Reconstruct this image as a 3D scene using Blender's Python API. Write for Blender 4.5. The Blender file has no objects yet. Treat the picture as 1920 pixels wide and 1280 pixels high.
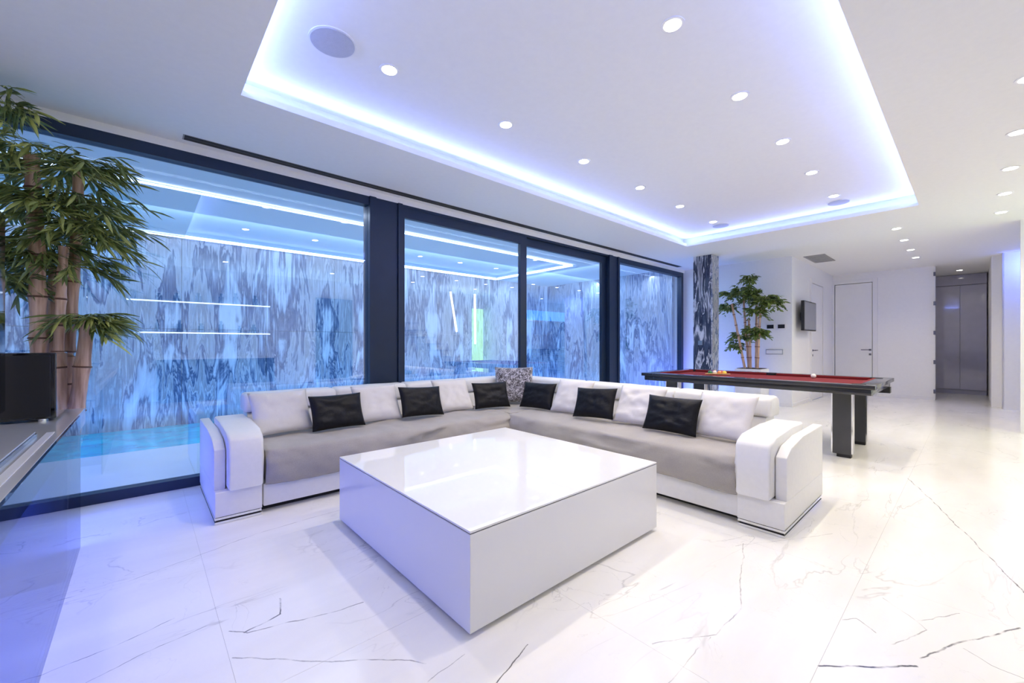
import bpy, bmesh, math, random
from mathutils import Vector, Matrix, Euler, noise
random.seed(7)
PI = math.pi
sc = bpy.context.scene
COL = sc.collection

# ---------------------------------------------------------------- camera
# world: +X runs along the window wall (away to the right), +Y points at the window wall
YAW = math.radians(48.18)
cam_d = bpy.data.cameras.new('camera')
cam_d.sensor_width = 36.0
cam_d.lens = 774.0 / 1920.0 * 36.0
cam_d.shift_y = 4.7 / 1920.0
cam_d.clip_start = 0.02
cam = bpy.data.objects.new('camera', cam_d)
COL.objects.link(cam)
cam.location = (0, 0, 1.15)
cam.rotation_euler = (PI / 2, 0, YAW - PI / 2)
sc.camera = cam

# ---------------------------------------------------------------- world, exposure
world = bpy.data.worlds.new('dusk_world')
sc.world = world
world.use_nodes = True
wb = world.node_tree.nodes['Background']
wb.inputs[0].default_value = (0.12, 0.28, 0.75, 1)
wb.inputs[1].default_value = 0.35
sc.view_settings.view_transform = 'Standard'
sc.view_settings.look = 'None'
sc.view_settings.gamma = 1
sc.view_settings.use_curve_mapping = False
sc.view_settings.exposure = -0.15
sc.cycles.diffuse_bounces = 8
sc.cycles.max_bounces = 14
sc.cycles.transparent_max_bounces = 16

CEIL = 2.75      # lower ceiling
TRAY = 2.90      # raised tray
COVE = (0.47, 6.66, 0.42, 3.14)   # x0 x1 y0 y1 of the tray opening

BLUE = (0.20, 0.30, 1.0)
WARM = (1.0, 0.88, 0.66)
WARM2 = (1.0, 0.84, 0.56)

def area_light(name, loc, rot, sx, sy, power, col, spread=PI):
    d = bpy.data.lights.new(name, 'AREA')
    d.shape = 'RECTANGLE'; d.size = sx; d.size_y = sy
    d.energy = power; d.color = col
    d.spread = spread
    o = bpy.data.objects.new(name, d); COL.objects.link(o)
    o.location = loc; o.rotation_euler = rot
    return o

def spot_light(name, loc, power, col=WARM, ang=125, blend=0.9, size=0.035):
    d = bpy.data.lights.new(name, 'SPOT')
    d.energy = power; d.color = col; d.spot_size = math.radians(ang); d.spot_blend = blend
    d.shadow_soft_size = size
    o = bpy.data.objects.new(name, d); COL.objects.link(o)
    o.location = loc
    return o

# LED strips in the cove pocket, hidden on the ledge, shining up and inwards
_x0, _x1, _y0, _y1 = COVE
CW = 25.0
zc = 2.815
cx, cy = (_x0 + _x1) / 2, (_y0 + _y1) / 2
LX, LY = _x1 - _x0, _y1 - _y0
area_light('cove_led_light', (cx, _y1 + 0.04, zc), (math.radians(115), 0, PI), LX, 0.02, CW * LX / 6.2, BLUE)
area_light('cove_led_light', (cx, _y0 - 0.04, zc), (math.radians(115), 0, 0), LX, 0.02, CW * LX / 6.2, BLUE)
area_light('cove_led_light', (_x0 - 0.04, cy, zc), (math.radians(115), 0, -PI / 2), LY, 0.02, CW * LY / 6.2, BLUE)
area_light('cove_led_light', (_x1 + 0.04, cy, zc), (math.radians(115), 0, PI / 2), LY, 0.02, CW * LY / 6.2, BLUE)

# courtyard: blue wall washers under the soffit, aimed at the marble
area_light('courtyard_washer_light', (3.2, 6.4, 2.70), (math.radians(42), 0, 0), 11.0, 0.08, 150, (0.44, 0.70, 1.0))
area_light('courtyard_washer_light', (3.2, 7.7, 0.05), (math.radians(155), 0, 0), 11.0, 0.08, 48, (0.14, 0.36, 1.0))
area_light('courtyard_washer_light', (6.9, 6.2, 2.70), (0, math.radians(-45), 0), 0.08, 3.6, 42, (0.40, 0.60, 1.0))
area_light('courtyard_washer_light', (8.3, 6.2, 0.05), (0, math.radians(-160), 0), 0.08, 3.6, 14, (0.14, 0.36, 1.0))
area_light('terrace_strip_light', (3.2, 4.9, 2.70), (0, 0, 0), 11.0, 0.08, 75, (0.80, 0.88, 1.0))

# blue LED strips low in the room: under the floating console, behind the column
area_light('console_led_light', (-0.95, 2.6, 0.55), (0, math.radians(-40), 0), 0.05, 2.2, 62, (0.10, 0.16, 1.0))
area_light('plant_led_light', (8.2, 3.85, 0.06), (0, math.radians(-140), 0), 0.05, 0.8, 16, (0.12, 0.18, 1.0))
area_light('alcove_led_light', (10.9, -0.75, 2.6), (0, math.radians(-50), 0), 0.05, 0.5, 10, (0.12, 0.2, 1.0))

# ---------------------------------------------------------------- node helpers
def new_mat(name):
    m = bpy.data.materials.new(name); m.use_nodes = True
    nt = m.node_tree
    return m, nt, nt.nodes['Principled BSDF']

def N(nt, typ, **kw):
    n = nt.nodes.new(typ)
    for k, v in kw.items(): setattr(n, k, v)
    return n

def L(nt, a, b): nt.links.new(a, b)

def math_n(nt, op, a, b=None, clamp=False):
    n = nt.nodes.new('ShaderNodeMath'); n.operation = op; n.use_clamp = clamp
    for i, v in enumerate((a, b)):
        if v is None: continue
        if isinstance(v, (int, float)): n.inputs[i].default_value = v
        else: nt.links.new(v, n.inputs[i])
    return n.outputs[0]

def ramp(nt, fac, stops, interp='LINEAR'):
    r = nt.nodes.new('ShaderNodeValToRGB'); r.color_ramp.interpolation = interp
    e = r.color_ramp.elements
    while len(e) < len(stops): e.new(0.5)
    for i, (p, c) in enumerate(stops):
        e[i].position = p
        e[i].color = (c, c, c, 1) if isinstance(c, (int, float)) else (*c, 1)
    nt.links.new(fac, r.inputs[0])
    return r.outputs[0]

def plain(name, col, rough=0.5, metal=0.0, bump=0.0, bscale=60, coat=0.0, var=0.03, spec=0.5, sheen=0.0):
    m, nt, p = new_mat(name)
    p.inputs['Roughness'].default_value = rough
    p.inputs['Metallic'].default_value = metal
    p.inputs['Coat Weight'].default_value = coat
    p.inputs['Specular IOR Level'].default_value = spec
    p.inputs['Sheen Weight'].default_value = sheen
    tc = N(nt, 'ShaderNodeTexCoord')
    no = N(nt, 'ShaderNodeTexNoise'); no.inputs['Scale'].default_value = bscale * 0.12
    L(nt, tc.outputs['Object'], no.inputs['Vector'])
    lo = tuple(max(0, c * (1 - var)) for c in col); hi = tuple(min(1, c * (1 + var)) for c in col)
    L(nt, ramp(nt, no.outputs['Fac'], [(0.3, lo), (0.7, hi)]), p.inputs['Base Color'])
    if bump > 0:
        n2 = N(nt, 'ShaderNodeTexNoise'); n2.inputs['Scale'].default_value = bscale
        n2.inputs['Detail'].default_value = 4
        L(nt, tc.outputs['Object'], n2.inputs['Vector'])
        b = N(nt, 'ShaderNodeBump'); b.inputs['Strength'].default_value = bump
        b.inputs['Distance'].default_value = 0.01
        L(nt, n2.outputs['Fac'], b.inputs['Height']); L(nt, b.outputs['Normal'], p.inputs['Normal'])
    return m

def emit(name, col, strength):
    m, nt, p = new_mat(name)
    p.inputs['Base Color'].default_value = (*col, 1)
    p.inputs['Emission Color'].default_value = (*col, 1)
    p.inputs['Emission Strength'].default_value = strength
    return m

def woven(name, col, scale=900, amt=0.12):
    m, nt, p = new_mat(name)
    p.inputs['Roughness'].default_value = 0.9
    p.inputs['Sheen Weight'].default_value = 0.25
    tc = N(nt, 'ShaderNodeTexCoord')
    a = N(nt, 'ShaderNodeTexNoise'); a.inputs['Scale'].default_value = scale * 0.25; a.inputs['Detail'].default_value = 2
    b = N(nt, 'ShaderNodeTexNoise'); b.inputs['Scale'].default_value = 6; b.inputs['Detail'].default_value = 4
    L(nt, tc.outputs['Object'], a.inputs['Vector']); L(nt, tc.outputs['Object'], b.inputs['Vector'])
    s = math_n(nt, 'ADD', math_n(nt, 'MULTIPLY', a.outputs['Fac'], 0.5), math_n(nt, 'MULTIPLY', b.outputs['Fac'], 0.5))
    L(nt, ramp(nt, s, [(0.3, tuple(c * (1 - amt) for c in col)), (0.7, tuple(min(1, c * (1 + amt)) for c in col))]), p.inputs['Base Color'])
    bp = N(nt, 'ShaderNodeBump'); bp.inputs['Strength'].default_value = 0.25; bp.inputs['Distance'].default_value = 0.004
    L(nt, s, bp.inputs['Height']); L(nt, bp.outputs['Normal'], p.inputs['Normal'])
    return m

def glass_mat(name, tint, refl, rough=0.0):
    m, nt, p = new_mat(name)
    nt.nodes.remove(p)
    out = nt.nodes['Material Output']
    tr = N(nt, 'ShaderNodeBsdfTransparent'); tr.inputs[0].default_value = (*tint, 1)
    gl = N(nt, 'ShaderNodeBsdfGlossy'); gl.inputs['Roughness'].default_value = rough
    ge = N(nt, 'ShaderNodeNewGeometry')
    dp = N(nt, 'ShaderNodeVectorMath', operation='DOT_PRODUCT')
    L(nt, ge.outputs['Incoming'], dp.inputs[0]); L(nt, ge.outputs['Normal'], dp.inputs[1])
    c = math_n(nt, 'ABSOLUTE', dp.outputs['Value'])
    f5 = math_n(nt, 'POWER', math_n(nt, 'SUBTRACT', 1.0, c), 5.0)
    f = math_n(nt, 'ADD', math_n(nt, 'MULTIPLY', f5, 0.9), refl + 0.04, clamp=True)
    mx = N(nt, 'ShaderNodeMixShader')
    L(nt, f, mx.inputs[0]); L(nt, tr.outputs[0], mx.inputs[1]); L(nt, gl.outputs[0], mx.inputs[2])
    L(nt, mx.outputs[0], out.inputs[0])
    return m

# ---- white floor marble with dark veins, in world space so veins cross the joints
VEINS = [  # (half width m, darkness, points)
 (.0022, .55, [(-0.45, 2.75), (-0.05, 2.73), (0.51, 2.9), (1.03, 2.93)]),
 (.0022, .6, [(-0.27, 2.16), (-0.1, 2.18), (0.1, 2.24)]),
 (.0020, .6, [(-0.14, 2.01), (0.05, 2.07), (0.24, 2.09)]),
 (.0035, .9, [(0.3, 1.94), (0.44, 1.97), (0.46, 2.09)]),
 (.0028, .7, [(0.26, 1.99), (0.31, 1.93), (0.41, 1.9), (0.59, 1.84), (0.73, 1.81)]),
 (.0026, .6, [(0.25, 1.82), (0.32, 1.74), (0.51, 1.55), (0.73, 1.37), (0.76, 1.31)]),
 (.0024, .9, [(1.1, 1.14), (0.89, 1.08)]),
 (.0018, .5, [(0.89, 1.26), (0.72, 1.24)]),
 (.0030, .8, [(4.9, 0.38), (4.42, 0.23), (3.43, -0.05), (3.04, -0.16)]),
 (.0040, 1.0, [(1.8, 0.37), (2.06, 0.13)]),
 (.0034, .8, [(2.12, 0.13), (2.32, 0.05), (2.43, -0.01), (2.65, -0.13)]),
 (.0022, .6, [(2.31, 0.03), (2.27, -0.04), (2.26, -0.12)]),
 (.0026, .5, [(2.58, 0.88), (2.11, 0.74), (1.95, 0.67), (1.69, 0.68), (1.46, 0.82)]),
 (.0024, .5, [(2.17, 0.37), (2.23, 0.33), (2.18, 0.26)]),
 (.0020, .5, [(2.5, 0.27), (2.35, 0.12), (2.14, 0.21)]),
 (.0020, .5, [(2.39, 0.16), (2.6, 0.04)]),
 (.0022, .35, [(2.52, 0.9), (2.84, 0.72), (3.12, 0.57)]),
 (.0018, .4, [(1.32, 0.69), (1.66, 0.69)]),
]
def floor_marble():
    m, nt, p = new_mat('white_marble_floor')
    p.inputs['Roughness'].default_value = 0.16
    p.inputs['Specular IOR Level'].default_value = 0.5
    geo = N(nt, 'ShaderNodeNewGeometry')
    pos = geo.outputs['Position']
    nz = N(nt, 'ShaderNodeTexNoise'); nz.inputs['Scale'].default_value = 9; nz.inputs['Detail'].default_value = 4
    L(nt, pos, nz.inputs['Vector'])
    sub = N(nt, 'ShaderNodeVectorMath', operation='SUBTRACT'); L(nt, nz.outputs['Color'], sub.inputs[0]); sub.inputs[1].default_value = (.5, .5, .5)
    scl = N(nt, 'ShaderNodeVectorMath', operation='SCALE'); L(nt, sub.outputs[0], scl.inputs[0]); scl.inputs['Scale'].default_value = 0.032
    add = N(nt, 'ShaderNodeVectorMath', operation='ADD'); L(nt, pos, add.inputs[0]); L(nt, scl.outputs[0], add.inputs[1])
    flat = N(nt, 'ShaderNodeVectorMath', operation='MULTIPLY'); L(nt, add.outputs[0], flat.inputs[0]); flat.inputs[1].default_value = (1, 1, 0)
    P = flat.outputs[0]
    acc = None
    for hw, dark, pts in VEINS:
        for a, b in zip(pts, pts[1:]):
            ba = (b[0] - a[0], b[1] - a[1]); l2 = ba[0] ** 2 + ba[1] ** 2
            pa = N(nt, 'ShaderNodeVectorMath', operation='SUBTRACT'); L(nt, P, pa.inputs[0]); pa.inputs[1].default_value = (a[0], a[1], 0)
            dt = N(nt, 'ShaderNodeVectorMath', operation='DOT_PRODUCT'); L(nt, pa.outputs[0], dt.inputs[0]); dt.inputs[1].default_value = (ba[0] / l2, ba[1] / l2, 0)
            h = math_n(nt, 'ADD', dt.outputs['Value'], 0.0, clamp=True)
            sb = N(nt, 'ShaderNodeVectorMath', operation='SCALE'); sb.inputs[0].default_value = (ba[0], ba[1], 0); L(nt, h, sb.inputs['Scale'])
            ds = N(nt, 'ShaderNodeVectorMath', operation='DISTANCE'); L(nt, pa.outputs[0], ds.inputs[0]); L(nt, sb.outputs[0], ds.inputs[1])
            mr = N(nt, 'ShaderNodeMapRange'); mr.interpolation_type = 'SMOOTHSTEP'
            L(nt, ds.outputs['Value'], mr.inputs['Value'])
            mr.inputs['From Min'].default_value = hw * 0.2; mr.inputs['From Max'].default_value = hw * 1.5
            mr.inputs['To Min'].default_value = dark; mr.inputs['To Max'].default_value = 0
            acc = mr.outputs[0] if acc is None else math_n(nt, 'MAXIMUM', acc, mr.outputs[0])
    # breaks along the veins
    br = N(nt, 'ShaderNodeTexNoise'); br.inputs['Scale'].default_value = 14; br.inputs['Detail'].default_value = 3
    L(nt, pos, br.inputs['Vector'])
    acc = math_n(nt, 'MULTIPLY', acc, ramp(nt, br.outputs['Fac'], [(0.38, 0.15), (0.56, 1.0)]))
    # faint background veining, long thin lines
    d1 = N(nt, 'ShaderNodeTexNoise'); d1.inputs['Scale'].default_value = 1.1; d1.inputs['Detail'].default_value = 5; d1.inputs['Distortion'].default_value = 0.8
    mp = N(nt, 'ShaderNodeMapping'); mp.inputs['Rotation'].default_value = (0, 0, 0.5); mp.inputs['Scale'].default_value = (0.7, 2.0, 1)
    L(nt, pos, mp.inputs['Vector']); L(nt, mp.outputs[0], d1.inputs['Vector'])
    line = math_n(nt, 'ABSOLUTE', math_n(nt, 'SUBTRACT', d1.outputs['Fac'], 0.5))
    faint = ramp(nt, line, [(0.0, 0.30), (0.006, 0.0)])
    d2 = N(nt, 'ShaderNodeTexNoise'); d2.inputs['Scale'].default_value = 2.3; d2.inputs['Detail'].default_value = 6; d2.inputs['Distortion'].default_value = 1.5
    L(nt, pos, d2.inputs['Vector'])
    line2 = math_n(nt, 'ABSOLUTE', math_n(nt, 'SUBTRACT', d2.outputs['Fac'], 0.47))
    f2 = ramp(nt, line2, [(0.0, 0.20), (0.004, 0.0)])
    mask = N(nt, 'ShaderNodeTexNoise'); mask.inputs['Scale'].default_value = 1.3
    L(nt, pos, mask.inputs['Vector'])
    mk = ramp(nt, mask.outputs['Fac'], [(0.45, 0.0), (0.62, 1.0)])
    acc = math_n(nt, 'MAXIMUM', acc, math_n(nt, 'MULTIPLY', math_n(nt, 'MAXIMUM', faint, f2), mk))
    cl = N(nt, 'ShaderNodeTexNoise'); cl.inputs['Scale'].default_value = 1.6; cl.inputs['Detail'].default_value = 5
    mp2 = N(nt, 'ShaderNodeMapping'); mp2.inputs['Scale'].default_value = (0.7, 2.5, 1)
    L(nt, pos, mp2.inputs['Vector']); L(nt, mp2.outputs[0], cl.inputs['Vector'])
    base = ramp(nt, cl.outputs['Fac'], [(0.35, (0.80, 0.79, 0.765)), (0.6, (0.86, 0.85, 0.83))])
    mix = N(nt, 'ShaderNodeMix', data_type='RGBA'); L(nt, acc, mix.inputs['Factor'])
    L(nt, base, mix.inputs[6]); mix.inputs[7].default_value = (0.035, 0.035, 0.045, 1)
    L(nt, mix.outputs[2], p.inputs['Base Color'])
    return m

# ---- dramatic streaked marble (courtyard wall, column). axis: horizontal coordinate along the slab
def streak_marble(name, width, axis, dark, stretch=0.28, scale=2.4, coat=0.4, seed=0.0):
    m, nt, p = new_mat(name)
    p.inputs['Roughness'].default_value = 0.22
    geo = N(nt, 'ShaderNodeNewGeometry')
    sep = N(nt, 'ShaderNodeSeparateXYZ'); L(nt, geo.outputs['Position'], sep.inputs[0])
    u = sep.outputs[0 if axis == 'x' else 1]
    pp = math_n(nt, 'PINGPONG', math_n(nt, 'ADD', u, 20.0), width)      # book-matched slabs
    comb = N(nt, 'ShaderNodeCombineXYZ')
    L(nt, pp, comb.inputs[0]); L(nt, math_n(nt, 'MULTIPLY', sep.outputs[2], stretch), comb.inputs[2])
    comb.inputs[1].default_value = seed
    warp = N(nt, 'ShaderNodeTexNoise'); warp.inputs['Scale'].default_value = 2.0; warp.inputs['Detail'].default_value = 3
    L(nt, comb.outputs[0], warp.inputs['Vector'])
    ws = N(nt, 'ShaderNodeVectorMath', operation='SCALE'); L(nt, warp.outputs['Color'], ws.inputs[0]); ws.inputs['Scale'].default_value = 0.55
    wa = N(nt, 'ShaderNodeVectorMath', operation='ADD'); L(nt, comb.outputs[0], wa.inputs[0]); L(nt, ws.outputs[0], wa.inputs[1])
    n1 = N(nt, 'ShaderNodeTexNoise'); n1.inputs['Scale'].default_value = scale; n1.inputs['Detail'].default_value = 9; n1.inputs['Roughness'].default_value = 0.6
    n1.inputs['Distortion'].default_value = 0.7
    L(nt, wa.outputs[0], n1.inputs['Vector'])
    big = N(nt, 'ShaderNodeTexNoise'); big.inputs['Scale'].default_value = 0.9; big.inputs['Detail'].default_value = 2
    c3 = N(nt, 'ShaderNodeCombineXYZ'); L(nt, u, c3.inputs[0]); L(nt, math_n(nt, 'MULTIPLY', sep.outputs[2], 0.4), c3.inputs[2]); c3.inputs[1].default_value = seed + 7
    L(nt, c3.outputs[0], big.inputs['Vector'])
    st_ = N(nt, 'ShaderNodeTexNoise'); st_.inputs['Scale'].default_value = 30; st_.inputs['Detail'].default_value = 4
    c4 = N(nt, 'ShaderNodeCombineXYZ'); L(nt, u, c4.inputs[0]); L(nt, math_n(nt, 'MULTIPLY', sep.outputs[2], 0.05), c4.inputs[2])
    L(nt, c4.outputs[0], st_.inputs['Vector'])
    s = math_n(nt, 'ADD', math_n(nt, 'ADD', math_n(nt, 'MULTIPLY', n1.outputs['Fac'], 0.66), math_n(nt, 'MULTIPLY', big.outputs['Fac'], 0.20)), math_n(nt, 'MULTIPLY', st_.outputs['Fac'], 0.14))
    if dark:
        st = [(0.34, (0.86, 0.87, 0.9)), (0.43, (0.62, 0.64, 0.70)), (0.455, (0.08, 0.10, 0.15)), (0.53, (0.015, 0.02, 0.05)), (0.55, (0.70, 0.72, 0.78)), (0.575, (0.05, 0.06, 0.1)), (0.62, (0.03, 0.04, 0.07)), (0.66, (0.8, 0.8, 0.84))]
    else:
        st = [(0.34, (0.80, 0.84, 0.90)), (0.42, (0.62, 0.66, 0.74)), (0.455, (0.20, 0.24, 0.34)), (0.475, (0.05, 0.09, 0.18)), (0.49, (0.50, 0.52, 0.58)), (0.535, (0.30, 0.30, 0.34)), (0.56, (0.62, 0.63, 0.67)), (0.585, (0.10, 0.14, 0.24)), (0.61, (0.52, 0.56, 0.64)), (0.70, (0.82, 0.86, 0.92))]
    col = ramp(nt, s, st)
    L(nt, col, p.inputs['Base Color'])
    # running water: fine vertical relief
    fine = N(nt, 'ShaderNodeTexNoise'); fine.inputs['Scale'].default_value = 26; fine.inputs['Detail'].default_value = 3
    c2 = N(nt, 'ShaderNodeCombineXYZ'); L(nt, u, c2.inputs[0]); L(nt, math_n(nt, 'MULTIPLY', sep.outputs[2], 0.07), c2.inputs[2])
    L(nt, c2.outputs[0], fine.inputs['Vector'])
    bp = N(nt, 'ShaderNodeBump'); bp.inputs['Strength'].default_value = 0.0 if dark else 0.5; bp.inputs['Distance'].default_value = 0.02
    L(nt, fine.outputs['Fac'], bp.inputs['Height']); L(nt, bp.outputs['Normal'], p.inputs['Normal'])
    return m

def water_mat():
    m, nt, p = new_mat('pool_water')
    p.inputs['Base Color'].default_value = (0.0, 0.42, 0.70, 1)
    p.inputs['Roughness'].default_value = 0.08
    geo = N(nt, 'ShaderNodeNewGeometry')
    n = N(nt, 'ShaderNodeTexNoise'); n.inputs['Scale'].default_value = 3.5; n.inputs['Detail'].default_value = 4; n.inputs['Distortion'].default_value = 0.6
    L(nt, geo.outputs['Position'], n.inputs['Vector'])
    b = N(nt, 'ShaderNodeBump'); b.inputs['Strength'].default_value = 0.35; b.inputs['Distance'].default_value = 0.05
    L(nt, n.outputs['Fac'], b.inputs['Height']); L(nt, b.outputs['Normal'], p.inputs['Normal'])
    L(nt, ramp(nt, n.outputs['Fac'], [(0.35, (0.0, 0.42, 0.55)), (0.65, (0.0, 0.68, 0.75))]), p.inputs['Base Color'])
    return m

def culm_mat():
    m, nt, p = new_mat('bamboo_culm')
    p.inputs['Roughness'].default_value = 0.5
    tc = N(nt, 'ShaderNodeTexCoord')
    mp = N(nt, 'ShaderNodeMapping'); mp.inputs['Scale'].default_value = (30, 30, 2)
    n = N(nt, 'ShaderNodeTexNoise'); n.inputs['Scale'].default_value = 1.5; n.inputs['Detail'].default_value = 5
    L(nt, tc.outputs['Object'], mp.inputs['Vector']); L(nt, mp.outputs[0], n.inputs['Vector'])
    L(nt, ramp(nt, n.outputs['Fac'], [(0.3, (0.36, 0.20, 0.12)), (0.5, (0.62, 0.40, 0.27)), (0.7, (0.80, 0.58, 0.42))]), p.inputs['Base Color'])
    return m

def leaf_mat(name, a, b):
    m, nt, p = new_mat(name)
    p.inputs['Roughness'].default_value = 0.45
    oi = N(nt, 'ShaderNodeObjectInfo')
    geo = N(nt, 'ShaderNodeNewGeometry')
    n = N(nt, 'ShaderNodeTexNoise'); n.inputs['Scale'].default_value = 14
    L(nt, geo.outputs['Position'], n.inputs['Vector'])
    s = math_n(nt, 'ADD', math_n(nt, 'MULTIPLY', oi.outputs['Random'], 0.45), math_n(nt, 'MULTIPLY', n.outputs['Fac'], 0.6))
    L(nt, ramp(nt, s, [(0.2, a), (0.8, b)]), p.inputs['Base Color'])
    return m

def fur_mat():
    m, nt, p = new_mat('grey_crushed_velvet')
    p.inputs['Roughness'].default_value = 0.7; p.inputs['Sheen Weight'].default_value = 0.5
    tc = N(nt, 'ShaderNodeTexCoord')
    n = N(nt, 'ShaderNodeTexNoise'); n.inputs['Scale'].default_value = 38; n.inputs['Detail'].default_value = 6; n.inputs['Distortion'].default_value = 1.5
    L(nt, tc.outputs['Object'], n.inputs['Vector'])
    L(nt, ramp(nt, n.outputs['Fac'], [(0.38, (0.05, 0.045, 0.06)), (0.5, (0.22, 0.21, 0.25)), (0.62, (0.62, 0.60, 0.68))]), p.inputs['Base Color'])
    b = N(nt, 'ShaderNodeBump'); b.inputs['Strength'].default_value = 0.8; b.inputs['Distance'].default_value = 0.01
    L(nt, n.outputs['Fac'], b.inputs['Height']); L(nt, b.outputs['Normal'], p.inputs['Normal'])
    return m

M = dict(
    floor=floor_marble(),
    grout=plain('pale_grout', (0.74, 0.73, 0.71), 0.7),
    ceil=plain('white_ceiling_paint', (0.87, 0.87, 0.87), 0.85, bump=0.05, bscale=200, var=0.01),
    wall=plain('white_wall_paint', (0.86, 0.86, 0.87), 0.7, bump=0.05, bscale=200, var=0.01),
    door=plain('white_lacquered_door', (0.82, 0.82, 0.84), 0.35, var=0.01),
    frame=plain('anthracite_blue_frame', (0.009, 0.023, 0.058), 0.36, var=0.05),
    black=plain('matt_black', (0.010, 0.010, 0.013), 0.5),
    gloss_black=plain('gloss_black_lacquer', (0.006, 0.006, 0.009), 0.06, coat=0.6),
    chrome=plain('polished_chrome', (0.80, 0.81, 0.84), 0.12, 1.0),
    steel=plain('brushed_steel', (0.55, 0.56, 0.6), 0.3, 1.0),
    leather=plain('white_leather', (0.79, 0.785, 0.785), 0.42, bump=0.12, bscale=260, var=0.015),
    taupe=woven('taupe_linen_cover', (0.37, 0.345, 0.325)),
    white_fab=woven('off_white_linen', (0.70, 0.675, 0.675), amt=0.05),
    black_fab=plain('black_satin', (0.005, 0.0055, 0.009), 0.5, bump=0.4, bscale=25, spec=0.25),
    fur=fur_mat(),
    table=plain('white_high_gloss_lacquer', (0.84, 0.84, 0.85), 0.035, coat=0.0, var=0.004, spec=0.45),
    console=plain('white_console_lacquer', (0.74, 0.75, 0.79), 0.12, coat=0.6, var=0.01),
    win_glass=glass_mat('window_glass', (0.86, 0.92, 1.0), 0.13),
    smoke=glass_mat('smoked_panel_glass', (0.52, 0.58, 0.68), 0.02),
    clear=glass_mat('clear_glass', (0.92, 0.97, 1.0), 0.03),
    waterfall=streak_marble('waterfall_marble', 1.15, 'x', False, stretch=0.22, scale=2.0),
    waterfall_side=streak_marble('waterfall_marble_side', 1.15, 'y', False, stretch=0.22, scale=2.0, seed=3.0),
    column=streak_marble('black_white_marble', 5.0, 'y', True, stretch=0.22, scale=4.5, seed=1.3),
    column2=streak_marble('pale_veined_marble', 5.0, 'x', False, stretch=0.35, scale=6.0, seed=2.1),
    coping=plain('white_coping_stone', (0.74, 0.76, 0.80), 0.35, bump=0.1, bscale=30),
    water=water_mat(),
    led=emit('cool_white_led', (0.75, 0.85, 1.0), 6.0),
    lamp=emit('warm_white_lamp', (1.0, 0.96, 0.88), 14.0),
    grille=plain('speaker_grille_fabric', (0.50, 0.51, 0.56), 0.9, bump=0.3, bscale=400),
    vent=plain('grey_vent_metal', (0.33, 0.33, 0.34), 0.5),
    culm=culm_mat(),
    node=plain('bamboo_node_brown', (0.17, 0.085, 0.05), 0.6),
    leaf=leaf_mat('bamboo_leaf', (0.05, 0.11, 0.03), (0.58, 0.62, 0.17)),
    leaf2=leaf_mat('ficus_leaf', (0.025, 0.08, 0.025), (0.28, 0.36, 0.06)),
    pot=plain('white_planter', (0.8, 0.8, 0.82), 0.3),
    soil=plain('dark_soil', (0.05, 0.035, 0.025), 0.95, bump=0.6, bscale=80),
    felt=plain('red_billiard_cloth', (0.17, 0.003, 0.007), 0.9, bump=0.1, bscale=400),
    rail=plain('black_stained_wood', (0.022, 0.022, 0.027), 0.22, coat=0.5),
    leg=plain('dark_grey_table_leg', (0.055, 0.055, 0.06), 0.35),
    cab=plain('grey_gloss_cabinet', (0.46, 0.46, 0.60), 0.08, coat=0.6),
    screen=plain('grey_tv_screen', (0.22, 0.23, 0.27), 0.18),
    shelf=plain('white_shelf', (0.8, 0.8, 0.82), 0.4),
    navy=plain('dark_navy_cabinet', (0.02, 0.05, 0.10), 0.2),
    green=emit('green_backlit_panel', (0.55, 0.95, 0.30), 2.4),
    blueglass=emit('blue_backlit_shelf', (0.10, 0.35, 1.0), 3.0),
    vase=plain('dark_ceramic', (0.05, 0.05, 0.07), 0.2),
    red=plain('red_book_cloth', (0.5, 0.05, 0.05), 0.6),
    step=plain('pale_stone_step', (0.62, 0.66, 0.72), 0.4),
    wire=plain('hinge_metal', (0.16, 0.16, 0.2), 0.35, 0.8),
)

# ---------------------------------------------------------------- geometry helpers
def box(bm, x0, y0, z0, x1, y1, z1, bev=0.0, seg=2):
    r = bmesh.ops.create_cube(bm, size=1.0)
    vs = r['verts']
    bmesh.ops.scale(bm, vec=(abs(x1 - x0), abs(y1 - y0), abs(z1 - z0)), verts=vs)
    bmesh.ops.translate(bm, vec=((x0 + x1) / 2, (y0 + y1) / 2, (z0 + z1) / 2), verts=vs)
    if bev > 0:
        es = list({e for v in vs for e in v.link_edges})
        bmesh.ops.bevel(bm, geom=es, offset=bev, segments=seg, profile=0.5, affect='EDGES')

def B(*boxes, bev=0.0, seg=2):
    bm = bmesh.new()
    for b in boxes: box(bm, *b, bev=bev, seg=seg)
    return bm

def cyl(bm, x, y, z0, z1, r0, r1=None, seg=24):
    r1 = r0 if r1 is None else r1
    r = bmesh.ops.create_cone(bm, cap_ends=True, segments=seg, radius1=r0, radius2=r1, depth=z1 - z0)
    bmesh.ops.translate(bm, vec=(x, y, (z0 + z1) / 2), verts=r['verts'])

def tube(bm, pts, rads, seg=8, caps=True):
    rings = []
    n = len(pts); pts = [Vector(p) for p in pts]
    for i, p in enumerate(pts):
        t = (pts[min(i + 1, n - 1)] - pts[max(i - 1, 0)]).normalized()
        a = t.cross(Vector((0, 0, 1)))
        if a.length < 1e-3: a = t.cross(Vector((1, 0, 0)))
        a.normalize(); b = t.cross(a).normalized()
        r = rads[i] if isinstance(rads, (list, tuple)) else rads
        rings.append([bm.verts.new(p + (a * math.cos(2 * PI * k / seg) + b * math.sin(2 * PI * k / seg)) * r) for k in range(seg)])
    for A, C in zip(rings, rings[1:]):
        for k in range(seg):
            bm.faces.new((A[k], A[(k + 1) % seg], C[(k + 1) % seg], C[k]))
    if caps:
        bm.faces.new(rings[0][::-1]); bm.faces.new(rings[-1])

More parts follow.
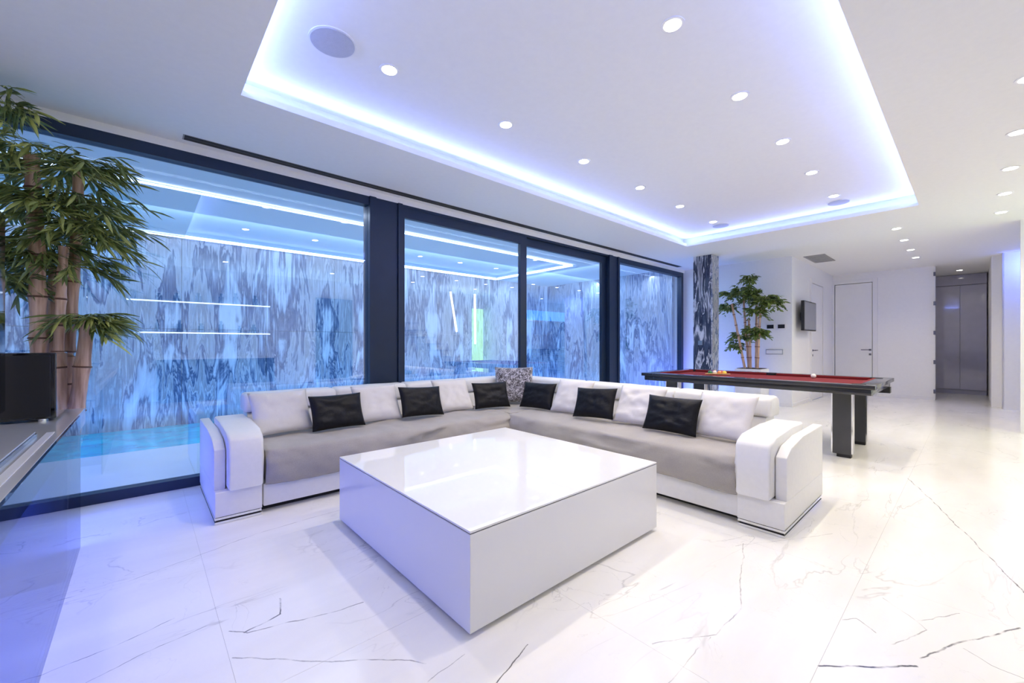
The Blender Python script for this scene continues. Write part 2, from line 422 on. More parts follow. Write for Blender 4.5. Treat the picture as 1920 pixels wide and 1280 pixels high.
def tag(o, label=None, cat=None, group=None, kind=None):
    if label: o['label'] = label
    if cat: o['category'] = cat
    if group: o['group'] = group
    if kind: o['kind'] = kind
    return o

def thing(name, label, cat, loc=(0, 0, 0), group=None, rotz=0.0):
    o = bpy.data.objects.new(name, None); COL.objects.link(o)
    o.empty_display_size = 0.1
    o.location = loc; o.rotation_euler = (0, 0, rotz)
    return tag(o, label, cat, group)

def origin_of(p):
    v = Vector((0, 0, 0))
    while p is not None:
        v += p.location; p = p.parent
    return v

def obj(name, bm, mat, parent=None, smooth=False, world=True, ang=35):
    """links bm as one mesh object; with world=True bm is in world coordinates (unrotated parents only)"""
    bmesh.ops.recalc_face_normals(bm, faces=bm.faces)
    if parent is not None and world:
        bmesh.ops.translate(bm, vec=-origin_of(parent), verts=bm.verts)
    me = bpy.data.meshes.new(name)
    bm.to_mesh(me); bm.free()
    if isinstance(mat, (list, tuple)):
        for m in mat: me.materials.append(m)
    else: me.materials.append(mat)
    if smooth:
        for p in me.polygons: p.use_smooth = True
        if ang < 180:
            me.set_sharp_from_angle(angle=math.radians(ang))
    o = bpy.data.objects.new(name, me); COL.objects.link(o)
    if parent is not None: o.parent = parent
    return o

def struct(name, bm, mat, parent=None, **k):
    o = obj(name, bm, mat, parent, **k)
    if parent is None: o['kind'] = 'structure'
    return o

def dup_tree(root, loc, rotz=None):
    c = root.copy(); COL.objects.link(c); c.location = loc
    if rotz is not None: c.rotation_euler = (0, 0, rotz)
    def rec(src, dst):
        for ch in [x for x in bpy.data.objects if x.parent == src]:
            d = ch.copy(); COL.objects.link(d); d.parent = dst
            rec(ch, d)
    rec(root, c)
    return c

# ================================================================ SETTING
# floor: base slab + marble tiles as parts (1.2 m grid through the joints the photo shows)
XL, XR, YB, YW = -1.35, 14.3, -2.4, 4.20
fl = struct('floor', B((XL, YB, -0.12, 8.8, YW, -0.002), (8.8, YB, -0.12, XR, 2.2, -0.002)), M['grout'])
T = 1.2; JX, JY = 0.236, 0.37; G = 0.0004
tile_cache = {}
ix0 = math.floor((XL - JX) / T); iy0 = math.floor((YB - JY) / T)
for i in range(ix0, 13):
    for j in range(iy0, 5):
        x0, x1 = max(JX + i * T, XL), min(JX + (i + 1) * T, XR)
        y0, y1 = max(JY + j * T, YB), min(JY + (j + 1) * T, YW)
        if x1 - x0 < 0.02 or y1 - y0 < 0.02: continue
        if x0 > 8.8 - 0.01 and y0 > 2.2: continue
        if x0 > 8.8 - 0.01: y1 = min(y1, 2.2)
        if x0 < 8.8 < x1 and y1 > 2.2 and y0 >= 2.2 - 0.01: x1 = 8.8
        key = (round(x1 - x0, 4), round(y1 - y0, 4))
        if key not in tile_cache:
            bm = B((G, G, -0.0018, key[0] - G, key[1] - G, 0.0), bev=0.0003, seg=1)
            me = bpy.data.meshes.new('tile'); bm.to_mesh(me); bm.free(); me.materials.append(M['floor'])
            tile_cache[key] = me
        o = bpy.data.objects.new('tile', tile_cache[key]); COL.objects.link(o)
        o.parent = fl; o.location = (x0, y0, 0)

# ceiling: lower slab around the tray opening, tray with hidden ledge
PK = 0.12   # pocket depth behind the lip
x0, x1, y0, y1 = COVE
cb = B((XL, YB, CEIL, x0, YW + 0.05, CEIL + 0.045), (x1, YB, CEIL, 8.8, YW + 0.05, CEIL + 0.045),
       (x0, YB, CEIL, x1, y0, CEIL + 0.045), (x0, y1, CEIL, x1, YW + 0.05, CEIL + 0.045),
       (8.8, YB, CEIL, XR, 2.2, CEIL + 0.045))
ceiling = struct('ceiling', cb, M['ceil'])
tb = B((x0 - PK, y0 - PK, TRAY, x1 + PK, y1 + PK, TRAY + 0.05),
       (x0 - PK - .03, y0 - PK - .03, CEIL + .045, x0 - PK, y1 + PK + .03, TRAY + .05), (x1 + PK, y0 - PK - .03, CEIL + .045, x1 + PK + .03, y1 + PK + .03, TRAY + .05),
       (x0 - PK, y0 - PK - .03, CEIL + .045, x1 + PK, y0 - PK, TRAY + .05), (x0 - PK, y1 + PK, CEIL + .045, x1 + PK, y1 + PK + .03, TRAY + .05))
obj('raised_tray', tb, M['ceil'], ceiling)

# walls
struct('wall_left', B((XL - 0.12, YB, 0, XL, YW + 0.05, CEIL + .04)), M['wall'])
struct('wall_back', B((XL - 0.12, YB - 0.12, 0, XR, YB, CEIL + .04)), M['wall'])
struct('wall_plant', B((8.8, 2.2, 0, 8.95, 4.42, CEIL + .04)), M['wall'])
struct('wall_side', B((8.95, 2.2, 0, 10.05, 2.35, CEIL), (11.05, 2.2, 0, 12.1, 2.35, CEIL), (10.05, 2.2, 2.45, 11.05, 2.35, CEIL)), M['wall'])
struct('wall_far', B((12.1, 0.535, 0, 12.25, 1.42, CEIL), (12.1, 2.24, 0, 12.25, 2.35, CEIL), (12.1, 1.42, 2.60, 12.25, 2.24, CEIL), (12.26, 1.3, 0, 12.3, 2.35, CEIL)), M['wall'])
struct('wall_hall', B((12.25, 0.535 + .35, 0, 14.3, 1.03, CEIL), (12.25, 0.535, 0, 12.3, 0.885, CEIL), (14.3, -0.6, 0, 14.42, 1.03, CEIL)), M['wall'])
struct('wall_right', B((11.55, -0.36, 0, 14.3, -0.22, CEIL), (11.27, -1.2, 0, 11.42, -0.34, CEIL), (11.27, -0.36, 0, 11.55, -0.34, CEIL)), M['wall'])
struct('wall_partition', B((8.44, YB, 0, 8.62, -0.412, CEIL)), M['wall'])
struct('trim_1', B((8.42, -0.43, 0.0, 8.44, -0.405, CEIL), (8.42, -1.2, 0.0, 8.44, -0.43, 0.08)), M['door'])
struct('baseboard_far', B((12.08, 0.55, 0, 12.1, 1.34, 0.07)), M['door'])
struct('baseboard_side', B((8.82, 2.18, 0, 9.98, 2.2, 0.07), (11.12, 2.18, 0, 12.08, 2.2, 0.07)), M['door'])
struct('baseboard_plant', B((8.78, 2.2, 0, 8.8, 4.1, 0.07)), M['door'])
# plaster return between window end and column
# window wall: frames and panes (inner face of the frame at y=4.20)
WY0, WY1 = 4.20, 4.30
struct('trim_2', B((XL, WY0, 2.69, 8.8, WY1 + .1, CEIL + .04)), M['ceil'])        # white shadow recess above the frames
w1 = struct('window_1', B((XL, WY0, 0.0, 1.76, WY1, 0.075), (XL, WY0, 2.60, 1.76, WY1, 2.69), (XL, WY0, 0.075, XL + .08, WY1, 2.60)), M['frame'])
obj('pane', B((XL + .08, 4.245, 0.075, 1.76, 4.255, 2.60)), M['win_glass'], w1)
struct('trim_3', B((1.76, WY0 - .02, 0, 1.83, WY1 + .05, 2.69), (1.83, WY0 + .0, 0, 2.08, WY1 + .05, 2.69), (2.08, WY0 - .02, 0, 2.13, WY1 + .05, 2.69)), M['frame'])
def sliding(name, xa, xb, y, stile_l, stile_r):
    w = struct(name, B((xa, y, 0.02, xb, y + .05, 0.14), (xa, y, 2.55, xb, y + .05, 2.66), (xa, y, 0.14, xa + stile_l, y + .05, 2.55), (xb - stile_r, y, 0.14, xb, y + .05, 2.55)), M['frame'])
    obj('pane', B((xa + stile_l, y + .02, 0.14, xb - stile_r, y + .03, 2.55)), M['win_glass'], w)
    return w
sliding('window_2', 2.13, 4.04, 4.205, 0.035, 0.12)
sliding('window_3', 3.98, 6.0, 4.258, 0.09, 0.12)
struct('trim_4', B((2.13, WY0, 0, 6.0, WY1 + .02, 0.02), (2.13, WY0, 2.66, 6.0, WY1 + .02, 2.69)), M['frame'])
struct('trim_5', B((6.0, WY0 - .02, 0, 6.10, WY1 + .05, 2.69), (6.10, WY0, 0, 6.26, WY1 + .05, 2.69), (6.26, WY0 - .02, 0, 6.31, WY1 + .05, 2.69)), M['frame'])
w4 = struct('window_4', B((6.31, WY0, 0.0, 8.75, WY1, 0.075), (6.31, WY0, 2.60, 8.75, WY1, 2.69), (8.66, WY0, 0.075, 8.75, WY1, 2.60)), M['frame'])
obj('pane', B((6.31, 4.245, 0.075, 8.66, 4.255, 2.60)), M['win_glass'], w4)

# black and white marble column
colm = thing('marble_column', 'floor-to-ceiling square column of streaked black and white marble before the far window end', 'column', (7.7, 3.29, 0))
obj('front_slab', B((7.56, 3.12, 0, 7.58, 3.44, CEIL)), M['column'], colm)
obj('side_slab', B((7.56, 3.10, 0, 7.84, 3.12, CEIL)), M['column2'], colm)
obj('core', B((7.58, 3.12, 0, 7.84, 3.44, CEIL)), M['wall'], colm)
obj('switch_plate', B((7.55, 3.27, 1.13, 7.56, 3.35, 1.21), bev=.002), M['steel'], colm)

# doors
d1 = struct('door_1', B((12.085, 1.50, 0.01, 12.13, 2.16, 2.52), bev=.003), M['door'])
obj('door_frame', B((12.07, 1.41, 0, 12.16, 1.49, 2.62), (12.07, 2.17, 0, 12.16, 2.26, 2.62), (12.07, 1.491, 2.53, 12.16, 2.169, 2.62)), M['door'], d1)
def handle(parent, x, y, z, ax):
    bm = bmesh.new()
    if ax == 'x':     # on a wall facing -x, lever runs along y
        box(bm, x - .012, y - .02, z - .02, x, y + .02, z + .02); box(bm, x - .06, y - .008, z - .008, x - .01, y + .008, z + .008)
        box(bm, x - .065, y - .008, z - .008, x - .05, y + .15, z + .010); box(bm, x - .010, y - .02, z - .12, x, y + .02, z - .08)
    else:
        box(bm, x - .02, y - .012, z - .02, x + .02, y, z + .02); box(bm, x - .008, y - .06, z - .008, x + .008, y - .01, z + .008)
        box(bm, x - .008, y - .065, z - .008, x + .15, y - .05, z + .010); box(bm, x - .02, y - .010, z - .12, x + .02, y, z - .08)
    return obj('door_handle', bm, M['wire'], parent)
handle(d1, 12.085, 1.535, 1.02, 'x')
d2 = struct('door_2', B((10.1, 2.185, 0.01, 11.0, 2.23, 2.38), bev=.003), M['door'])
obj('door_frame', B((10.02, 2.17, 0, 10.09, 2.25, 2.47), (11.01, 2.17, 0, 11.08, 2.25, 2.47), (10.091, 2.17, 2.39, 11.009, 2.25, 2.47)), M['door'], d2)
handle(d2, 10.16, 2.185, 1.02, 'y')
# jamb of the hall opening with five hinges
jb = struct('door_3', B((12.06, 0.52, 0, 12.25, 0.54, CEIL - .01)), M['door'])
for z in (0.18, 0.78, 1.38, 1.98, 2.58):
    obj('hinge', B((12.04, 0.512, z - .04, 12.075, 0.545, z + .04)), M['wire'], jb)

# hall cabinet
hc = thing('tall_cabinet', 'tall grey gloss two-door cabinet at the end of the hall opening', 'cabinet', (14.1, 0.15, 0))
obj('body', B((14.02, -0.20, 0.10, 14.28, 0.88, 2.50)), M['cab'], hc)
obj('header_panel', B((14.0, -0.20, 2.505, 14.28, 0.88, 2.74)), M['cab'], hc)
obj('plinth', B((14.05, -0.20, 0, 14.28, 0.88, 0.095)), M['cab'], hc)
for a, b in ((-0.20, 0.202), (0.208, 0.88)):
    obj('door', B((13.99, a, 0.11, 14.018, b, 2.49), bev=.003), M['cab'], hc)

# wall devices
tv = thing('wall_television', 'small grey television swung out from the white side wall', 'television', (9.4, 2.12, 1.4))
obj('screen_body', B((9.0, 2.06, 1.40, 9.86, 2.11, 1.95), bev=.006), M['black'], tv)
obj('screen', B((9.02, 2.055, 1.42, 9.84, 2.061, 1.93)), M['screen'], tv)
obj('wall_bracket', B((9.35, 2.11, 1.6, 9.5, 2.2, 1.75)), M['black'], tv)
for y, lb in ((2.545, 'left one of two small black touch panels on the wall by the far plant'), (2.365, 'right one of two small black touch panels on the wall by the far plant')):
    t = thing('touch_panel', lb, 'control panel', (8.79, y, 1.47), group='touch panels beside the far plant')
    obj('plate', B((8.788, y - .07, 1.41, 8.80, y + .07, 1.54), bev=.002), M['door'], t)
    obj('display', B((8.783, y - .055, 1.44, 8.789, y + .055, 1.51)), M['black'], t)
t = thing('intercom_plate', 'long white flush socket plate low on the wall right of the far plant', 'wall plate', (8.79, 2.48, 1.0))
obj('plate', B((8.785, 2.34, 0.955, 8.80, 2.62, 1.05), bev=.003), M['steel'], t)
obj('cover', B((8.781, 2.352, 0.967, 8.786, 2.608, 1.038)), M['door'], t)

# courtyard ------------------------------------------------------
struct('floor_terrace', B((-3.0, 4.30, -0.2, 8.7, 6.08, -0.015)), M['coping'])
struct('pool_floor', B((-3.0, 6.08, -0.7, 8.9, 8.3, -0.6)), M['coping'])
wt = obj('pool_water', B((-3.0, 6.08, -0.6, 8.69, 8.18, -0.10)), M['water']); tag(wt, 'bright turquoise water of the pool outside the left window', 'water', kind='stuff')
mw = struct('wall_marble', B((-3.0, 8.24, -0.2, 8.9, 8.4, 3.0)), M['grout'])
xx = -3.0
wlist = [1.15] * 11
for w_ in wlist:
    xe = min(xx + w_, 8.7)
    if xe - xx > .05:
        dz = random.choice((0.0, 0.004, 0.008))
        for za, zb in ((-0.2, 1.378), (1.382, 2.9)):
            obj('marble_panel', B((xx + .002, 8.19 + dz, za, xe - .002, 8.24, zb)), M['waterfall'], mw)
    xx += w_
ms = struct('wall_marble_side', B((8.76, 4.42, -0.2, 8.95, 8.4, 3.0)), M['grout'])
for ya, yb in ((4.43, 5.58), (5.584, 6.73), (6.734, 8.19)):
    obj('marble_panel', B((8.70, ya, -0.2, 8.76, yb, 2.9)), M['waterfall_side'], ms)
struct('wall_courtyard_left', B((-3.15, 4.3, -0.2, -3.0, 8.4, 3.0)), M['grout'])
so = struct('ceiling_courtyard', B((-3.0, 4.40, 2.80, 8.9, 8.4, 2.92)), M['ceil'])
# LED line on the soffit
led = thing('soffit_led_line', 'thin rectangular line of white LED light on the soffit over the pool', 'light', (3.0, 6.7, 2.79))
for b in ((-2.2, 5.55, 2.765, 6.66, 5.575, 2.78), (-2.2, 8.02, 2.765, 6.66, 8.045, 2.78), (6.635, 5.575, 2.765, 6.66, 8.02, 2.78)):
    obj('light_strip', B(b), M['led'], led)

# ================================================================ CEILING FITTINGS
def downlight(x, y, z, label, group, power):
    t = thing('downlight', label, 'ceiling light', (x, y, z), group)
    bm = bmesh.new()
    seg = 24
    prof = [(0.062, 0.0), (0.062, -0.004), (0.046, -0.004), (0.040, 0.004)]
    rings = [[bm.verts.new((r * math.cos(2 * PI * k / seg), r * math.sin(2 * PI * k / seg), h)) for k in range(seg)] for r, h in prof]
    for A, C in zip(rings, rings[1:]):
        for k in range(seg): bm.faces.new((A[k], A[(k + 1) % seg], C[(k + 1) % seg], C[k]))
    obj('trim_ring', bm, M['door'], t, world=False)
    bm = bmesh.new(); cyl(bm, 0, 0, -0.006, -0.001, 0.044)
    obj('lamp', bm, M['lamp'], t, world=False)
    sp = spot_light('downlight_beam', (x, y, z - 0.03), power, WARM if z > CEIL else WARM2)
    return t
ordn = ['nearest', 'second', 'third', 'fourth', 'fifth', 'farthest']
TP, CP = 47, 39
for i, x in enumerate((1.174, 2.16, 3.15, 4.15, 5.09, 6.09)):
    downlight(x, 2.487, TRAY, f'round recessed downlight in the raised tray, {ordn[i]} of the row on the window side', 'downlights in the raised ceiling tray', TP)
for i, x in enumerate((1.174, 2.165, 3.143, 4.125, 5.09, 6.09)):
    if i == 0: continue
    downlight(x, 1.10, TRAY, f'round recessed downlight in the raised tray, {["", "nearest", "second", "third", "fourth", "farthest"][i]} of the row away from the window', 'downlights in the raised ceiling tray', TP)
for i, x in enumerate((3.973, 4.93, 5.89, 6.835, 7.77)):
    downlight(x, -0.225, CEIL, f'recessed downlight at the right picture edge, {["nearest", "second", "third", "fourth", "farthest"][i]} of the lower ceiling row', 'downlights of the right-hand row', CP)
for i, x in enumerate((7.786, 8.736, 9.72, 10.65)):
    downlight(x, 0.71, CEIL, f'recessed downlight before the hall doors, {["nearest", "second", "third", "farthest"][i]} of the short row of four', 'downlights before the hall doors', CP)

def speaker(x, y, r, label):
    t = thing('ceiling_speaker', label, 'speaker', (x, y, TRAY), 'round speakers in the ceiling tray')
    bm = bmesh.new(); cyl(bm, 0, 0, -0.006, 0.002, r, seg=48); obj('rim', bm, M['door'], t, world=False)
    bm = bmesh.new(); cyl(bm, 0, 0, -0.009, -0.005, r * 0.93, seg=48); obj('grille', bm, M['grille'], t, world=False)
speaker(0.822, 2.477, 0.128, 'large grey round ceiling speaker in the near corner of the glowing tray')
speaker(6.40, 1.11, 0.115, 'round ceiling speaker beyond the far downlight on the right side of the tray')
speaker(6.36, 2.487, 0.115, 'round ceiling speaker beyond the far downlight in the window-side corner of the tray')

# slot diffuser along the window
sd = thing('slot_diffuser', 'long thin black slot air diffuser in the ceiling along the windows', 'air vent', (4.1, 4.07, CEIL))
obj('slot', B((0.24, 4.022, CEIL - .004, 8.3, 4.062, CEIL + .001), (0.24, 4.072, CEIL - .004, 8.3, 4.112, CEIL + .001)), M['black'], sd)
obj('frame', B((0.23, 4.015, CEIL - .0015, 8.31, 4.119, CEIL + .001)), M['vent'], sd)
# square grille before the hall
vg = thing('ceiling_vent', 'grey louvred air grille in the ceiling before the white hall door', 'air vent', (9.45, 1.9, CEIL))
obj('frame', B((9.02, 1.76, CEIL - .008, 9.88, 1.79, CEIL), (9.02, 2.05, CEIL - .008, 9.88, 2.08, CEIL), (9.02, 1.79, CEIL - .008, 9.05, 2.05, CEIL), (9.85, 1.79, CEIL - .008, 9.88, 2.05, CEIL)), M['vent'], vg)
for k in range(9):
    xk = 9.10 + k * 0.09
    obj('slat', B((xk, 1.79, CEIL - .008, xk + .05, 2.05, CEIL - .001)), M['vent'], vg)

# ================================================================ SOFA
SX0, SY1 = 0.34, 4.08
sofa = thing('corner_sofa', 'white leather L-shaped corner sofa with taupe linen seat covers around the white table', 'sofa', (2.8, 3.2, 0))
ST = 0.045
obj('seat_base', B((0.613, 3.22, ST, 3.75, 4.06, 0.20), (2.84, 1.003, ST, 3.75, 3.22, 0.20), bev=.008), M['leather'], sofa, smooth=True)
obj('plinth', B((0.60, 3.30, 0.0, 3.70, 4.00, ST), (2.93, 1.0, 0.0, 3.70, 3.30, ST)), M['black'], sofa)
def arm(f):
    """f maps (depth u, v from the outer face, z) boxes to world"""
    def bb(u0, v0, z0, u1, v1, z1, bev, seg=3):
        (a, b), (c, d) = f(u0, v0), f(u1, v1)
        return B((min(a, c), min(b, d), z0, max(a, c), max(b, d), z1), bev=bev, seg=seg)
    ab = obj('arm_base', bb(0, 0, ST, .92, .262, .205, .006), M['leather'], sofa, smooth=True)
    bm = bmesh.new()   # outer shell with sloping front top
    prof = [(0.05, .203), (0.05, .465), (0.15, .515), (.40, .545), (.92, .555), (.92, .203)]
    v0, v1 = 0.0, 0.062
    L0 = [bm.verts.new((*f(u, v0), z)) for u, z in prof]; L1 = [bm.verts.new((*f(u, v1), z)) for u, z in prof]
    n = len(prof)
    bm.faces.new(L0); bm.faces.new(L1[::-1])
    for i in range(n): bm.faces.new((L0[i], L0[(i + 1) % n], L1[(i + 1) % n], L1[i]))
    bmesh.ops.bevel(bm, geom=list(bm.edges), offset=.007, segments=2, profile=.5, affect='EDGES')
    obj('arm_shell', bm, M['leather'], sofa, smooth=True)
    bm = bmesh.new()   # pad that wraps over the top and down the front
    prof = [(-0.018, .206), (-0.022, .40), (-0.020, .515), (0.005, .545), (0.10, .565), (.45, .588), (.70, .592), (.70, .206)]
    v0, v1 = 0.068, 0.268
    L0 = [bm.verts.new((*f(u, v0), z)) for u, z in prof]; L1 = [bm.verts.new((*f(u, v1), z)) for u, z in prof]
    n = len(prof)
    bm.faces.new(L0); bm.faces.new(L1[::-1])
    for i in range(n): bm.faces.new((L0[i], L0[(i + 1) % n], L1[(i + 1) % n], L1[i]))
    es = [e for e in bm.edges if e.calc_face_angle(0) > 1.0 or (len(e.link_faces) == 2 and any(len(fc.verts) > 4 for fc in e.link_faces))]
    bmesh.ops.bevel(bm, geom=es, offset=.020, segments=4, profile=.5, affect='EDGES')
    obj('arm_pad', bm, M['leather'], sofa, smooth=True, ang=60)
    # chrome strips under the arm
    obj('chrome_strip', bb(.004, .0, .002, .90, .258, .016, 0), M['chrome'], sofa)
    obj('chrome_strip', bb(.004, .0, .028, .90, .258, .042, 0), M['chrome'], sofa)
    obj('foot_plinth', bb(.012, .006, 0, .90, .25, ST, 0), M['black'], sofa)
arm(lambda u, v: (2.82 + u, 0.742 + v))
arm(lambda u, v: (0.34 + v, 3.20 + u))
# back shell and head rolls
def prism_run(axis, a0, a1, prof, f, seg_len=0.12, wob=0.0, seed=0, ends=True):
    """sweep profile (depth d, z) along a run; f(a, d) -> (x, y)"""
    bm = bmesh.new(); n = max(2, int((a1 - a0) / seg_len)); rings = []
    for i in range(n + 1):
        a = a0 + (a1 - a0) * i / n; ring = []
        for k, (d, z) in enumerate(prof):
            w = noise.noise(Vector((a * 2.3, k * .35, seed))) * wob + noise.noise(Vector((a * 9, k * .9, seed + 4))) * wob * .35
            dd = d - w; zz = z + w * 0.4
            ring.append(bm.verts.new((*f(a, dd), zz)))
        rings.append(ring)
    m = len(prof)
    for A, C in zip(rings, rings[1:]):
        for k in range(m): bm.faces.new((A[k], A[(k + 1) % m], C[(k + 1) % m], C[k]))
    if ends:
        bm.faces.new(rings[0][::-1]); bm.faces.new(rings[-1])
    return bm
fL = lambda a, d: (a, 3.20 + d)        # window-side wing
fR = lambda a, d: (2.82 + d, a)        # right wing
low = [(.66, .2), (.66, .56), (.68, .595), (.86, .595), (.87, .2)]
obj('back_shell', prism_run('x', .625, 3.66, low, fL), M['leather'], sofa, smooth=True)
obj('back_shell', prism_run('y', 1.04, 3.84, low, fR), M['leather'], sofa, smooth=True)
roll = [(.655, .625), (.66, .605), (.69, .597), (.86, .597), (.875, .61), (.88, .70), (.865, .735), (.83, .75), (.72, .75), (.675, .742), (.655, .715)]
sL = [.60, 1.317, 2.018, 2.699, 3.70]; sR = [1.00, 1.768, 2.837, 3.84]
def roll_bm(a0, a1, f):
    bm = bmesh.new(); rings = []
    cxr, czr = .768, .674
    ts = [0, .012, .035, .07] ; L_ = a1 - a0
    st = [a0 + .003, a0 + .012, a0 + .03] + [a0 + .03 + (L_ - .06) * q / 8 for q in range(1, 8)] + [a1 - .03, a1 - .012, a1 - .003]
    sc_ = [.80, .93, 1.0] + [1.0] * 7 + [1.0, .93, .80]
    for a, s in zip(st, sc_):
        w = noise.noise(Vector((a * 5, 0, 2))) * .004
        rings.append([bm.verts.new((*f(a, cxr + (d - cxr) * s), czr + (z - czr) * s + w)) for d, z in roll])
    m = len(roll)
    for A, C in zip(rings, rings[1:]):
        for k in range(m): bm.faces.new((A[k], A[(k + 1) % m], C[(k + 1) % m], C[k]))
    bm.faces.new(rings[0][::-1]); bm.faces.new(rings[-1])
    return bm
for a, b in zip(sL, sL[1:]):
    obj('head_roll', roll_bm(a, b, fL), M['leather'], sofa, smooth=True, ang=70)
for a, b in zip(sR, sR[1:]):
    obj('head_roll', roll_bm(a, b, fR), M['leather'], sofa, smooth=True, ang=70)
# seat covers, rumpled linen thrown over the cushions
def seat_cover(a0, a1, f, seed):
    bm = bmesh.new(); n = int((a1 - a0) / .025); prof = []
    for t in range(9): prof.append((-0.005 - .030 * math.sin(t / 8 * PI * .8), .195 + .18 * t / 8))
    for t in range(1, 6):
        q = t / 5 * PI / 2; prof.append((.055 - .075 * math.cos(q), .375 + .055 * math.sin(q)))
    for t in range(1, 11): prof.append((.055 + .61 * t / 10, .430 + .012 * math.sin(t / 10 * PI)))
    rings = []
    for i in range(n + 1):
        a = a0 + (a1 - a0) * i / n; ring = []
        edge = min(1.0, min(a - a0, a1 - a) / .06)
        for k, (d, z) in enumerate(prof):
            s = k / (len(prof) - 1)
            w = noise.noise(Vector((a * 3.0, s * 3, seed))) * .016 + abs(noise.noise(Vector((a * 7 + s * 6, s * 5, seed + 3)))) * .024
            w += max(0, noise.noise(Vector((a * 2 - s * 3, s * 7, seed + 9)))) ** 2 * .09
            if k < 3: z = z + (noise.noise(Vector((a * 1.6, 0, seed + 5))) * .022 + .01) * (3 - k) / 3
            if k < 14: ring.append(bm.verts.new((*f(a, d - w * .9 + (1 - edge) * .018), z)))
            else: ring.append(bm.verts.new((*f(a, d), z + w * .7 - (1 - edge) * .012)))
        rings.append(ring)
    for A, C in zip(rings, rings[1:]):
        for k in range(len(prof) - 1): bm.faces.new((A[k], A[k + 1], C[k + 1], C[k]))
    g = bmesh.ops.extrude_face_region(bm, geom=list(bm.faces))
    vs = [v for v in g['geom'] if isinstance(v, bmesh.types.BMVert)]
    # inner side pulled towards the cushion core
    c0, c1 = f(0, .33), None
    for v in vs:
        x, y, z = v.co
        if f is fL: v.co = Vector((x, min(y + .012, 3.9), z - .012))
        else: v.co = Vector((min(x + .012, 3.5), y, z - .012))
    return bm
obj('seat_cushion', B((.63, 3.235, .20, 3.48, 3.86, .415), bev=.03, seg=3), M['taupe'], sofa, smooth=True)
obj('seat_cushion', B((2.855, 1.02, .20, 3.48, 3.22, .415), bev=.03, seg=3), M['taupe'], sofa, smooth=True)
obj('seat_cover', seat_cover(.622, 2.86, fL, 1.0), M['taupe'], sofa, smooth=True, ang=180)
obj('seat_cover', seat_cover(1.008, 3.21, fR, 8.0), M['taupe'], sofa, smooth=True, ang=180)
obj('corner_cover', B((2.84, 3.20, .40, 3.50, 3.87, .438), bev=.012, seg=2), M['taupe'], sofa, smooth=True)

# ---------------------------------------------------------------- pillows
def pillow_bm(w, h, t, seed, crease=.006):
    bm = bmesh.new(); nu, nv = 22, 22; S = []
    for side in (1, -1):
        g = []
        for j in range(nv + 1):
            row = []
            for i in range(nu + 1):
                u = -1 + 2 * i / nu; v = -1 + 2 * j / nv
                pin = 1 - 0.10 * (1 - u * u) * 0 
                # edges bow inwards between the corners
                x = u * w / 2 * (1 - .055 * (1 - v * v)); z = v * h / 2 * (1 - .055 * (1 - u * u))
                th = max(0, (1 - u ** 4) * (1 - v ** 4)) ** .55 * t / 2
                r = noise.noise(Vector((u * 2.4, v * 2.4, seed))) * crease * 2 + noise.noise(Vector((u * 7, v * 5, seed + side))) * crease
                f_ = min(1, 3 * min(1 - abs(u), 1 - abs(v)))
                row.append(bm.verts.new((x, side * (th + r * f_), z + h / 2)))
            g.append(row)
        S.append(g)
        for j in range(nv):
            for i in range(nu):
                q = (g[j][i], g[j][i + 1], g[j + 1][i + 1], g[j + 1][i])
                bm.faces.new(q if side < 0 else q[::-1])
    bmesh.ops.remove_doubles(bm, verts=bm.verts, dist=.0006)
    return bm
def pillow(name, label, x, y, w, h, t, mat, face, lean, twist, seed, group, roll_=0.0, crease=.006, z=.460):
    """face: direction the front looks to ('S' = -y, 'W' = -x)"""
    bm = pillow_bm(w, h, t, seed, crease)
    bmesh.ops.rotate(bm, cent=(0, 0, h / 2), matrix=Matrix.Rotation(roll_, 3, 'Y'), verts=bm.verts)
    bmesh.ops.rotate(bm, cent=(0, 0, 0), matrix=Matrix.Rotation(-lean, 3, 'X'), verts=bm.verts)
    zmin = min(v.co.z for v in bm.verts)
    bmesh.ops.translate(bm, vec=(0, 0, -zmin), verts=bm.verts)
    o = obj(name, bm, mat, None, smooth=True, ang=180)
    o.location = (x, y, z)
    o.rotation_euler = (0, 0, twist + (-PI / 2 if face == 'W' else 0))
    return tag(o, label, 'pillow', group)
W, K = M['white_fab'], M['black_fab']
GW, GK = 'white square pillows along the sofa back', 'small black pillows along the sofa back'
R_ = math.radians
pillow('pillow', 'white pillow at the left end of the sofa, next to the left armrest', 0.825, 3.550, .43, .36, .10, W, 'S', R_(30), R_(5), 1, GW, crease=.005)
pillow('pillow', 'black pillow nearest the left armrest', 1.205, 3.455, .43, .29, .09, K, 'S', R_(22), R_(2), 2, GK)
pillow('pillow', 'white pillow between the two left-hand black pillows by the window', 1.585, 3.535, .42, .355, .10, W, 'S', R_(30), R_(-3), 3, GW)
pillow('pillow', 'black pillow in the middle of the window-side sofa wing', 1.985, 3.455, .45, .29, .09, K, 'S', R_(22), R_(2), 4, GK, roll_=R_(3))
pillow('pillow', 'white pillow on the window-side wing nearest the sofa corner', 2.415, 3.550, .42, .36, .10, W, 'S', R_(30), R_(-4), 5, GW)
pillow('pillow', 'black pillow just left of the grey velvet corner pillow', 2.820, 3.455, .42, .29, .09, K, 'S', R_(22), R_(-14), 6, GK)
pillow('pillow', 'mottled grey crushed velvet pillow standing in the sofa corner', 3.25, 3.60, .46, .43, .12, M['fur'], 'S', R_(16), R_(-42), 7, 'corner pillow', crease=.004)
pillow('pillow', 'black pillow just right of the grey velvet corner pillow', 3.130, 3.130, .42, .29, .09, K, 'W', R_(22), R_(10), 8, GK)
pillow('pillow', 'white pillow on the right wing nearest the sofa corner', 3.165, 2.710, .43, .36, .10, W, 'W', R_(30), R_(6), 9, GW)
